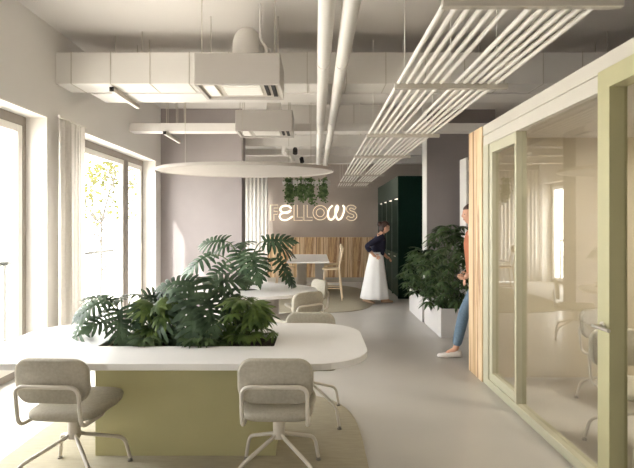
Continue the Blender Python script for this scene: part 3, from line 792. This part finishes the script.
# ------------------------------------------------------------------ green lockers
lk = thing('locker_wall', 'dark green locker block with tall black niches beside the sign wall', 'locker', (2.3, 11.6, 0))
LX, LY0, LY1, LT = 1.735, 10.08, YB-.003, 2.58
MB().box(LX, 3.2, LY0, LY0+.05, 0, LT).build('end_panel', 'locker', lk)
MB().box(LX+.42, 3.2, LY0+.05, LY1, 0, LT).build('body', 'locker', lk)
MB().box(LX, LX+.42, LY0+.05, LY1, 2.15, LT).build('fascia', 'locker_lit', lk)
n = 4; pt = (LY1-LY0-.05)/n
for k in range(n):
    y0 = LY0+.05+k*pt; y1 = y0+pt
    MB().box(LX+.36, LX+.42, y0+.02, y1-.06, .95, 2.15).box(LX+.01, LX+.36, y0+.02, y1-.06, 2.135, 2.15).build('niche_back', 'niche', lk)
    MB().box(LX, LX+.42, y1-.06, y1, 0, 2.15).build('divider', 'locker_lit', lk)
    d = MB().box(LX+.002, LX+.42, y0+.02, y1-.06, .03, .95, .003).build('drawer', 'locker', lk)
    MB().box(LX-.012, LX+.002, y0+.25, y0+.45, .86, .88, .003).build('handle', 'steel', d)
    MB().box(LX+.05, LX+.33, y0+.06, y1-.10, 2.118, 2.134).build('strip_light', 'lamp', lk)

# white shelf by the column
sh = thing('open_shelf', 'white open shelving standing behind the wood end of the partition', 'shelf', (2.9, 8.35, 0))
for x in (2.56, 3.27): MB().box(x, x+.03, 8.16, 8.52, 0, 2.70, .003).build('side_panel', 'white_metal', sh)
for k in range(12): MB().box(2.59, 3.27, 8.16, 8.50, .12+.216*k, .145+.216*k).build('shelf_board', 'white_metal', sh)
MB().box(2.59, 3.27, 8.50, 8.52, .05, 2.70).build('back_panel', 'planter', sh)
vz = .145+.216*7
v = MB(); prof = [(.03, 0), (.05, .03), (.055, .07), (.04, .11), (.02, .14), (.024, .16)]
v.loft([[(2.68+r*math.cos(2*PI*k/20), 8.3+r*math.sin(2*PI*k/20), vz+z) for k in range(20)] for r, z in prof])
tag(v.build('vase', 'pink', None, base=True, smooth=True), 'small pink vase on the white open shelving', 'vase')

# ------------------------------------------------------------------ meeting room behind glass
PX = 1.654
struct('wall_meeting_room', MB().box(PX+.09, XR, 4.88, 5.14, 0, 2.52), 'room_wall')
struct('ceiling_meeting_room', MB().box(PX+.09, XR, YR, 4.88, 2.44, 2.50), 'ceiling')
struct('bounce_cover_meeting_room', MB().box(PX+.09, XR, YR, 4.88, 2.50, 2.522), 'bounce_dark')  # unseen cover added to keep bounced light off the ceiling above
wp = MB().box(PX-.012, PX+.087, 4.74, 5.145, 0, 2.525, .003)
tag(wp.build('wood_end_panel', 'wood', None, base=True), 'striped wood panel closing the far end of the glass partition', 'panel')
gp = thing('glass_partition', 'pale green framed glass partition along the right of the walkway', 'partition', (PX, 3.4, 0))
f = MB()
f.box(PX, PX+.085, YR+.01, 4.735, 2.325, 2.42, .004).box(PX-.004, PX+.085, YR+.01, 4.735, 2.428, 2.525, .003).box(PX+.01, PX+.08, YR+.01, 4.735, 2.419, 2.429)
f.build('top_beam', 'beam', gp)
MB().box(PX, PX+.085, 2.80, 4.735, 0, .072, .004).build('bottom_rail', 'pale_green', gp)
MB().box(PX-.002, PX+.085, 4.60, 4.735, .07, 2.326, .004).build('post', 'pale_green', gp)
MB().box(PX-.002, PX+.085, 3.955, 3.985, .07, 2.326, .004).build('post', 'pale_green', gp)
MB().box(PX, PX+.085, YR+.01, 1.72, 0, .072, .004).build('bottom_rail', 'pale_green', gp)
for y in (1.72, .1, -1.6): MB().box(PX, PX+.085, y-.06, y, .07, 2.326, .004).build('post', 'pale_green', gp)
sf = MB(); a, b = 3.985, 4.60
sf.box(PX+.012, PX+.07, a, a+.035, .072, 2.325, .003).box(PX+.012, PX+.07, b-.07, b, .072, 2.325, .003).box(PX+.012, PX+.07, a+.035, b-.07, 2.235, 2.325, .003).box(PX+.012, PX+.07, a+.035, b-.07, .072, .15, .003)
fr = sf.build('narrow_sash', 'pale_green', gp)
def pane(y0, y1, z0, z1, par): MB().box(PX+.044, PX+.050, y0, y1, z0, z1).build('glass_pane', 'part_glass', par)
pane(a+.035, b-.07, .15, 2.235, fr)
pane(2.80, 3.955, .072, 2.325, gp)
pane(.1, 1.66, .072, 2.325, gp); pane(-1.6, .04, .072, 2.325, gp)
d = setting('door_1', (PX, 2.75, 0))
DX0, DX1 = 1.618, 1.72
m = MB(); y0, y1, z1 = 1.78, 2.745, 2.42
DX0 = 1.612
m.box(DX0, PX+.06, y1-.11, y1, .005, z1-.10, .003).box(DX0, PX+.06, y0, y0+.11, .005, z1-.10, .003).box(DX0, PX+.06, y0, y1, z1-.11, z1, .003).box(DX0, PX+.06, y0+.11, y1-.11, .005, .11, .003)
m.build('door_frame', 'door_green', d)
MB().box(PX+.040, PX+.046, y0+.11, y1-.11, .11, z1-.11).build('glass_pane', 'part_glass', d)
h = MB(); hz = .985
h.tube([(DX0-.005, y1-.055, hz), (DX0-.05, y1-.055, hz)], .010, 10).tube([(DX0-.05, y1-.04, hz), (DX0-.05, y1-.19, hz)], .010, 10).tube([(DX0+.002, y1-.055, hz), (DX0-.008, y1-.055, hz)], .024, 16)
h.build('handle', 'steel', d, smooth=40)

mt = thing('meeting_table', 'white table in the glazed room beyond the olive door', 'table', (2.7, 2.2, 0))
MB().prism(rrect(1.95, 3.5, 1.5, 2.95, .12, 6), .70, .74, .008).build('tabletop', 'top', mt, smooth=40)
for x, y in ((2.1, 1.65), (3.35, 1.65), (2.1, 2.8), (3.35, 2.8)):
    MB().cyl(x, y, 0, .70, .025, 12).build('leg', 'tube', mt, smooth=40)
ml = thing('room_fill_light', 'added fill light panel on the ceiling inside the glazed room', 'lamp', (3.0, 3.3, 2.44))  # added light source that brightens the room behind the glass
MB().box(2.5, 3.5, 3.0, 3.6, 2.415, 2.44, .004).build('fill_frame', 'white_metal', ml)
MB().box(2.53, 3.47, 3.03, 3.57, 2.409, 2.416).build('diffuser', 'fill_panel', ml)

# ------------------------------------------------------------------ people
def skin_mesh(verts, edges, radii, sub=2):
    me = bpy.data.meshes.new('tmp'); me.from_pydata([Vector(v) for v in verts], edges, [])
    o = bpy.data.objects.new('tmp', me); COL.objects.link(o)
    sk = o.modifiers.new('skin', 'SKIN'); sk.use_smooth_shade = True
    for i, r in enumerate(radii):
        d = me.skin_vertices[0].data[i]; d.radius = (r, r) if not isinstance(r, tuple) else r; d.use_root = (i == 0)
    ss = o.modifiers.new('sub', 'SUBSURF'); ss.levels = sub; ss.render_levels = sub
    dg = bpy.context.evaluated_depsgraph_get(); dg.update()
    res = bpy.data.meshes.new_from_object(o.evaluated_get(dg))
    bpy.data.objects.remove(o); bpy.data.meshes.remove(me)
    return res
class Skel:
    def __init__(self): self.v, self.e, self.r = [], [], []
    def add(self, p, r, parent=None):
        self.v.append(tuple(p)); self.r.append(r); i = len(self.v)-1
        if parent is not None: self.e.append((parent, i))
        return i
    def chain(self, start, pts):
        i = start
        for p, r in pts: i = self.add(p, r, i)
        return i
    def mesh(self, sub=2): return skin_mesh(self.v, self.e, self.r, sub)
def part_from(meshes, name, m, parent, flat=None):
    bm = bmesh.new()
    for me in meshes: bm.from_mesh(me)
    if flat: flat(bm)
    me = bpy.data.meshes.new(name); bm.to_mesh(me); bm.free()
    for q in meshes: bpy.data.meshes.remove(q)
    for p in me.polygons: p.use_smooth = True
    me.materials.clear(); me.materials.append(M[m]); 
    for p in me.polygons: p.material_index = 0
    o = bpy.data.objects.new(name, me); COL.objects.link(o); o.parent = parent; return o

def head_mesh(c, rx, ry, rz, tilt, fwd):
    """face built along +X, then tilted forward about Y"""
    bm = bmesh.new(); bmesh.ops.create_uvsphere(bm, u_segments=28, v_segments=20, radius=1.0)
    for v in bm.verts:
        x, y, z = v.co
        k = 1.0-.28*max(0, -z)**1.5          # jaw narrower
        X = x*rx*(1-.10*max(0, -z)); Y = y*ry*k; Z = z*rz
        if x > 0:
            X += .018*math.exp(-((y/.16)**2+((z+.12)/.16)**2))*1.0       # nose
            X -= .008*math.exp(-(((abs(y)-.38)/.16)**2+((z-.05)/.13)**2))  # eye sockets
            X += .006*math.exp(-((y/.3)**2+((z+.48)/.12)**2))             # lips
            X += .008*math.exp(-((y/.3)**2+((z+.85)/.2)**2))              # chin
        if abs(y) > .9 and abs(x) < .3 and abs(z) < .35: Y += math.copysign(.010, y)
        v.co = (X, Y, Z)
    for sy in (-1, 1):                                                     # ears
        r = bmesh.ops.create_uvsphere(bm, u_segments=12, v_segments=10, radius=1.0)
        for v in r['verts']: v.co = Vector((v.co.x*.018-.004, v.co.y*.009+sy*.077, v.co.z*.030-.004))
    R = Matrix.Rotation(tilt, 4, 'Y'); T = Matrix.Translation(c)
    bmesh.ops.transform(bm, matrix=T @ R, verts=bm.verts)
    me = bpy.data.meshes.new('head'); bm.to_mesh(me); bm.free(); return me, T @ R

def fingers(w, d, side, meshes, sc=1.0):
    """five bent fingers from the palm at w, pointing along d"""
    d = Vector(d).normalized(); s = d.cross(Vector((1, 0, 0)) if abs(d.x) < .8 else Vector((0, 1, 0))).normalized(); n = d.cross(s)
    for k, ln in enumerate((.065, .075, .070, .055)):
        o = Vector(w)+d*.055+s*(.027-.018*k)
        sk = Skel(); a = sk.add(o, .0095)
        sk.chain(a, [(o+d*ln*.45+n*.006, .009), (o+d*ln*.8+n*.018, .008), (o+d*ln+n*.03, .007)]); meshes.append(sk.mesh(1))
    o = Vector(w)+d*.02+s*.03
    sk = Skel(); a = sk.add(o, .011); sk.chain(a, [(o+d*.03+s*.02+n*.006, .0105), (o+d*.055+s*.024+n*.016, .008)]); meshes.append(sk.mesh(1))

def shoe(p, yaw, L, m, parent, pitch=0.0, wd=.045):
    rings = []
    for u, hw, ht, lift in ((0, .55, .075, .0), (.06, .8, .085, 0), (.25, .85, .085, 0), (.42, .85, .078, 0), (.6, 1.0, .058, 0), (.8, 1.0, .045, .002), (.94, .75, .038, .004), (1.0, .35, .025, .008)):
        r = []
        for k in range(16):
            a = 2*PI*k/16; c, s = math.cos(a), math.sin(a)
            y = wd*hw*math.copysign(abs(c)**.7, c); z = lift+ht*.5*(1+math.copysign(abs(s)**(.5 if s < 0 else .9), s))
            r.append((u*L-.25*L, y, z))
        rings.append(r)
    mb = MB(); mb.loft(rings)
    Mx = Matrix.Translation(p) @ Matrix.Rotation(yaw, 4, 'Z') @ Matrix.Rotation(pitch, 4, 'Y')
    bmesh.ops.transform(mb.bm, matrix=Mx, verts=mb.bm.verts)
    return mb.build('shoe', m, parent, world=False, smooth=60)

def person(label, loc, rz, P, outfit):
    """P: joints in the person's own frame, facing +X, left is +Y"""
    t = thing('person', label, 'person', loc, rz)
    J = {k: Vector(v) for k, v in P.items()}
    # body: one continuous skinned figure
    s = Skel()
    pel = s.add(J['pelvis'], (.115, .15)); ab = s.add(J['pelvis'].lerp(J['chest'], .45), (.095, .125), pel); ch = s.add(J['chest'], (.10, .145), ab)
    nk = s.add(J['neck'], (.058, .06), ch); s.add(J['neck'].lerp(J['head'], .55), (.05, .05), nk)
    hands = []
    for q in 'lr':
        sh_ = s.add(J['sh_'+q], .056, ch); el = s.add(J['el_'+q], .040, s.add(J['sh_'+q].lerp(J['el_'+q], .5), .047, sh_))
        wr = s.add(J['wr_'+q], .027, s.add(J['el_'+q].lerp(J['wr_'+q], .4), .038, el))
        d = (J['hd_'+q]-J['wr_'+q]).normalized(); s.add(J['wr_'+q]+d*.05, (.034, .02), wr); fingers(J['wr_'+q], d, q, hands)
        hp_ = s.add(J['hip_'+q], .086, pel); kn = s.add(J['kn_'+q], .055, s.add(J['hip_'+q].lerp(J['kn_'+q], .5), .074, hp_))
        an = s.add(J['an_'+q], .036, s.add(J['kn_'+q].lerp(J['an_'+q], .35), .054, kn)); s.add(J['toe_'+q], .03, an)
    hm, HM = head_mesh(J['head'], .098, .076, .118, P_tilt.get(label, 0), 1)
    part_from([s.mesh(2), hm]+hands, 'body', 'skin', t)
    # face details
    e = MB()
    for sy in (-1, 1):
        r = bmesh.ops.create_uvsphere(e.bm, u_segments=10, v_segments=8, radius=.0085); bmesh.ops.transform(e.bm, matrix=HM @ Matrix.Translation((.0795, sy*.029, .006)), verts=r['verts'])
    e.build('eyes', 'eye', t, world=False, smooth=True)
    e = MB(); r = bmesh.ops.create_uvsphere(e.bm, u_segments=12, v_segments=8, radius=1.0)
    for v in r['verts']: v.co = Vector((v.co.x*.006, v.co.y*.020, v.co.z*.0055))
    bmesh.ops.transform(e.bm, matrix=HM @ Matrix.Translation((.0865, 0, -.057)), verts=r['verts']); e.build('mouth', 'lip', t, world=False, smooth=True)
    # hair: cap over the skull, longer for the woman
    hb = MB(); r = bmesh.ops.create_uvsphere(hb.bm, u_segments=28, v_segments=20, radius=1.0)
    kill = []
    for v in hb.bm.verts:
        x, y, z = v.co; line = .30 if x > .25 else (-.25-.5*(1 if outfit['hair'] == 'long' else 0))
        if z < line and x > -.1-.0*z: 
            pass
        v.co = Vector((x*.108-.006, y*.086, z*.126+.008))
        if (x > .35 and z < .42) or (outfit['hair'] != 'long' and z < -.35) or (x > .05 and z < -.2) or (z < -.9): kill.append(v)
    bmesh.ops.delete(hb.bm, geom=kill, context='VERTS')
    bmesh.ops.transform(hb.bm, matrix=HM, verts=hb.bm.verts)
    ho = hb.build('hair', 'hair', t, world=False, smooth=60)
    sol = ho.modifiers.new('thick', 'SOLIDIFY'); sol.thickness = .008
    if outfit['hair'] == 'long':
        k = MB(); r = bmesh.ops.create_uvsphere(k.bm, u_segments=16, v_segments=12, radius=.055); bmesh.ops.transform(k.bm, matrix=HM @ Matrix.Translation((-.11, 0, .03)), verts=r['verts']); k.build('hair_bun', 'hair', ho, world=False, smooth=True)
    # top
    g = .018; s = Skel()
    lo = s.add(J['pelvis'].lerp(J['chest'], outfit['hem_top']), (.158, .172)); a = s.add(J['pelvis'].lerp(J['chest'], .25), (.148, .165), lo)
    b_ = s.add(J['pelvis'].lerp(J['chest'], .6), (.138, .160), a); c_ = s.add(J['chest'], (.135, .160), b_); s.add(J['chest'].lerp(J['neck'], .80), (.085, .09), c_)
    for q in 'lr':
        x = s.add(J['sh_'+q], .060+g*.5, c_); x = s.add(J['sh_'+q].lerp(J['el_'+q], .5), .050+g*.8, x); x = s.add(J['el_'+q], .044+g*.8, x)
        s.add(J['el_'+q].lerp(J['wr_'+q], outfit['sleeve']), .036+g, x)
    part_from([s.mesh(2)], outfit['top_name'], outfit['top'], t)
    if outfit['lower'] == 'skirt':
        w0 = J['pelvis']+Vector((0, 0, .09)); rings = []
        hx = (J['an_l'].x+J['an_r'].x)/2
        for i in range(11):
            f = i/10; z = w0.z+(outfit['hem']-w0.z)*f
            ax = .125+(.285-.125)*f**.9; ay = .15+(.22-.15)*f; cx = w0.x+(hx-w0.x)*f
            rings.append([(cx+ax*math.cos(2*PI*k/40)*(1+.05*f*math.sin(7*2*PI*k/40)), ay*math.sin(2*PI*k/40)*(1+.06*f*math.sin(9*2*PI*k/40+1)), z) for k in range(40)])
        m = MB(); m.loft(rings, cap=False); o = m.build('skirt', 'white_cloth', t, world=False, smooth=80)
        sol = o.modifiers.new('thick', 'SOLIDIFY'); sol.thickness = .006
    else:
        s = Skel(); p0 = s.add(J['pelvis']+Vector((0, 0, .03)), (.125, .16)); s.add(J['pelvis']+Vector((0, 0, .11)), (.115, .15), p0)
        for q in 'lr':
            x = s.add(J['hip_'+q], .103, p0); x = s.add(J['hip_'+q].lerp(J['kn_'+q], .5), .090, x); x = s.add(J['kn_'+q], .072, x); x = s.add(J['kn_'+q].lerp(J['an_'+q], .4), .068, x); s.add(J['kn_'+q].lerp(J['an_'+q], .93), .056, x)
        part_from([s.mesh(2)], 'jeans', outfit['lower'], t)
    for q in 'lr':
        an = J['an_'+q]; pit = outfit.get('pitch_'+q, 0)
        shoe((an.x, an.y, an.z-.085 if pit == 0 else an.z-.07), 0, .28 if outfit['lower'] != 'skirt' else .24, outfit['shoe'], t, pit)
    return t
P_tilt = {}
lab_w = 'walking person in a navy top and long white skirt, hand on hip'
lab_m = 'person in jeans and white shoes stepping out behind the wood panel'
P_tilt[lab_w] = .35; P_tilt[lab_m] = .05
W = dict(pelvis=(0, 0, .93), chest=(.06, 0, 1.22), neck=(.115, 0, 1.385), head=(.165, 0, 1.50),
         sh_l=(.075, .165, 1.31), el_l=(.10, .215, 1.05), wr_l=(.24, .17, .90), hd_l=(.30, .14, .86),
         sh_r=(.075, -.165, 1.31), el_r=(-.22, -.25, 1.14), wr_r=(-.06, -.19, .95), hd_r=(.03, -.16, .91),
         hip_l=(.01, .085, .88), kn_l=(.13, .09, .49), an_l=(.17, .09, .085), toe_l=(.28, .09, .04),
         hip_r=(-.01, -.085, .88), kn_r=(.02, -.09, .48), an_r=(-.22, -.09, .115), toe_r=(-.11, -.09, .04))
person(lab_w, (1.20, 9.5, 0), 0.0, W, dict(hair='long', top='navy', top_name='navy_top', sleeve=.55, hem_top=.06, lower='skirt', hem=.10, shoe='shoe_tan', pitch_r=.25))
Mn = dict(pelvis=(0, 0, .97), chest=(.05, 0, 1.33), neck=(.08, 0, 1.555), head=(.11, 0, 1.675),
          sh_l=(.05, .185, 1.455), el_l=(.02, .26, 1.13), wr_l=(.20, .22, .97), hd_l=(.30, .20, .95),
          sh_r=(.05, -.185, 1.455), el_r=(-.05, -.26, 1.14), wr_r=(.08, -.25, .92), hd_r=(.12, -.24, .84),
          hip_l=(.0, .10, .92), kn_l=(.22, .10, .53), an_l=(.32, .10, .088), toe_l=(.44, .10, .04),
          hip_r=(.0, -.10, .92), kn_r=(-.06, -.10, .50), an_r=(-.36, -.10, .15), toe_r=(-.25, -.10, .05))
person(lab_m, (1.96, 5.72, 0), PI, Mn, dict(hair='short', top='rust', top_name='rust_jersey', sleeve=.25, hem_top=-.24, lower='denim', shoe='shoe_white', pitch_r=.45))

# ------------------------------------------------------------------ light
wd = bpy.data.worlds.new('World'); scene.world = wd; wd.use_nodes = True
bg = wd.node_tree.nodes['Background']; bg.inputs['Color'].default_value = (.985, .965, .985, 1); bg.inputs['Strength'].default_value = 7.0
sun = bpy.data.lights.new('sun', 'SUN'); sun.energy = 5.2; sun.angle = math.radians(1.2); sun.color = (1.0, .975, .945)
so = bpy.data.objects.new('sun', sun); COL.objects.link(so)
so.rotation_euler = Vector((.75, 1.0, -1.3)).to_track_quat('-Z', 'Y').to_euler(); so.location = (-8, -6, 10)
for a, b in WIN:
    L = bpy.data.lights.new('window_daylight', 'AREA'); L.shape = 'RECTANGLE'; L.size = HW; L.size_y = b-a
    L.cycles.is_portal = True
    o = bpy.data.objects.new('window_daylight', L); COL.objects.link(o); o.location = (XLo-.01, (a+b)/2, HW/2); o.rotation_euler = (0, -PI/2, 0)

# ------------------------------------------------------------------ camera
cam = bpy.data.cameras.new('camera'); co = bpy.data.objects.new('camera', cam); COL.objects.link(co)
co.location = (0, 0, H); co.rotation_euler = (PI/2, 0, 0)
cam.sensor_fit = 'HORIZONTAL'; cam.sensor_width = 36; cam.lens = F/634*36
cam.shift_x = (317-CX)/634; cam.shift_y = -(234-CY)/634; cam.clip_start = .02; cam.clip_end = 200
scene.camera = co
vs = scene.view_settings; vs.view_transform = 'Standard'; vs.look = 'None'; vs.gamma = 1.0; vs.use_curve_mapping = False; vs.exposure = 1.12
cy = scene.cycles
cy.max_bounces = 10; cy.diffuse_bounces = 6; cy.glossy_bounces = 4; cy.transmission_bounces = 6; cy.transparent_max_bounces = 16
cy.sample_clamp_indirect = 6.0; cy.caustics_reflective = False; cy.caustics_refractive = False; cy.use_denoising = True
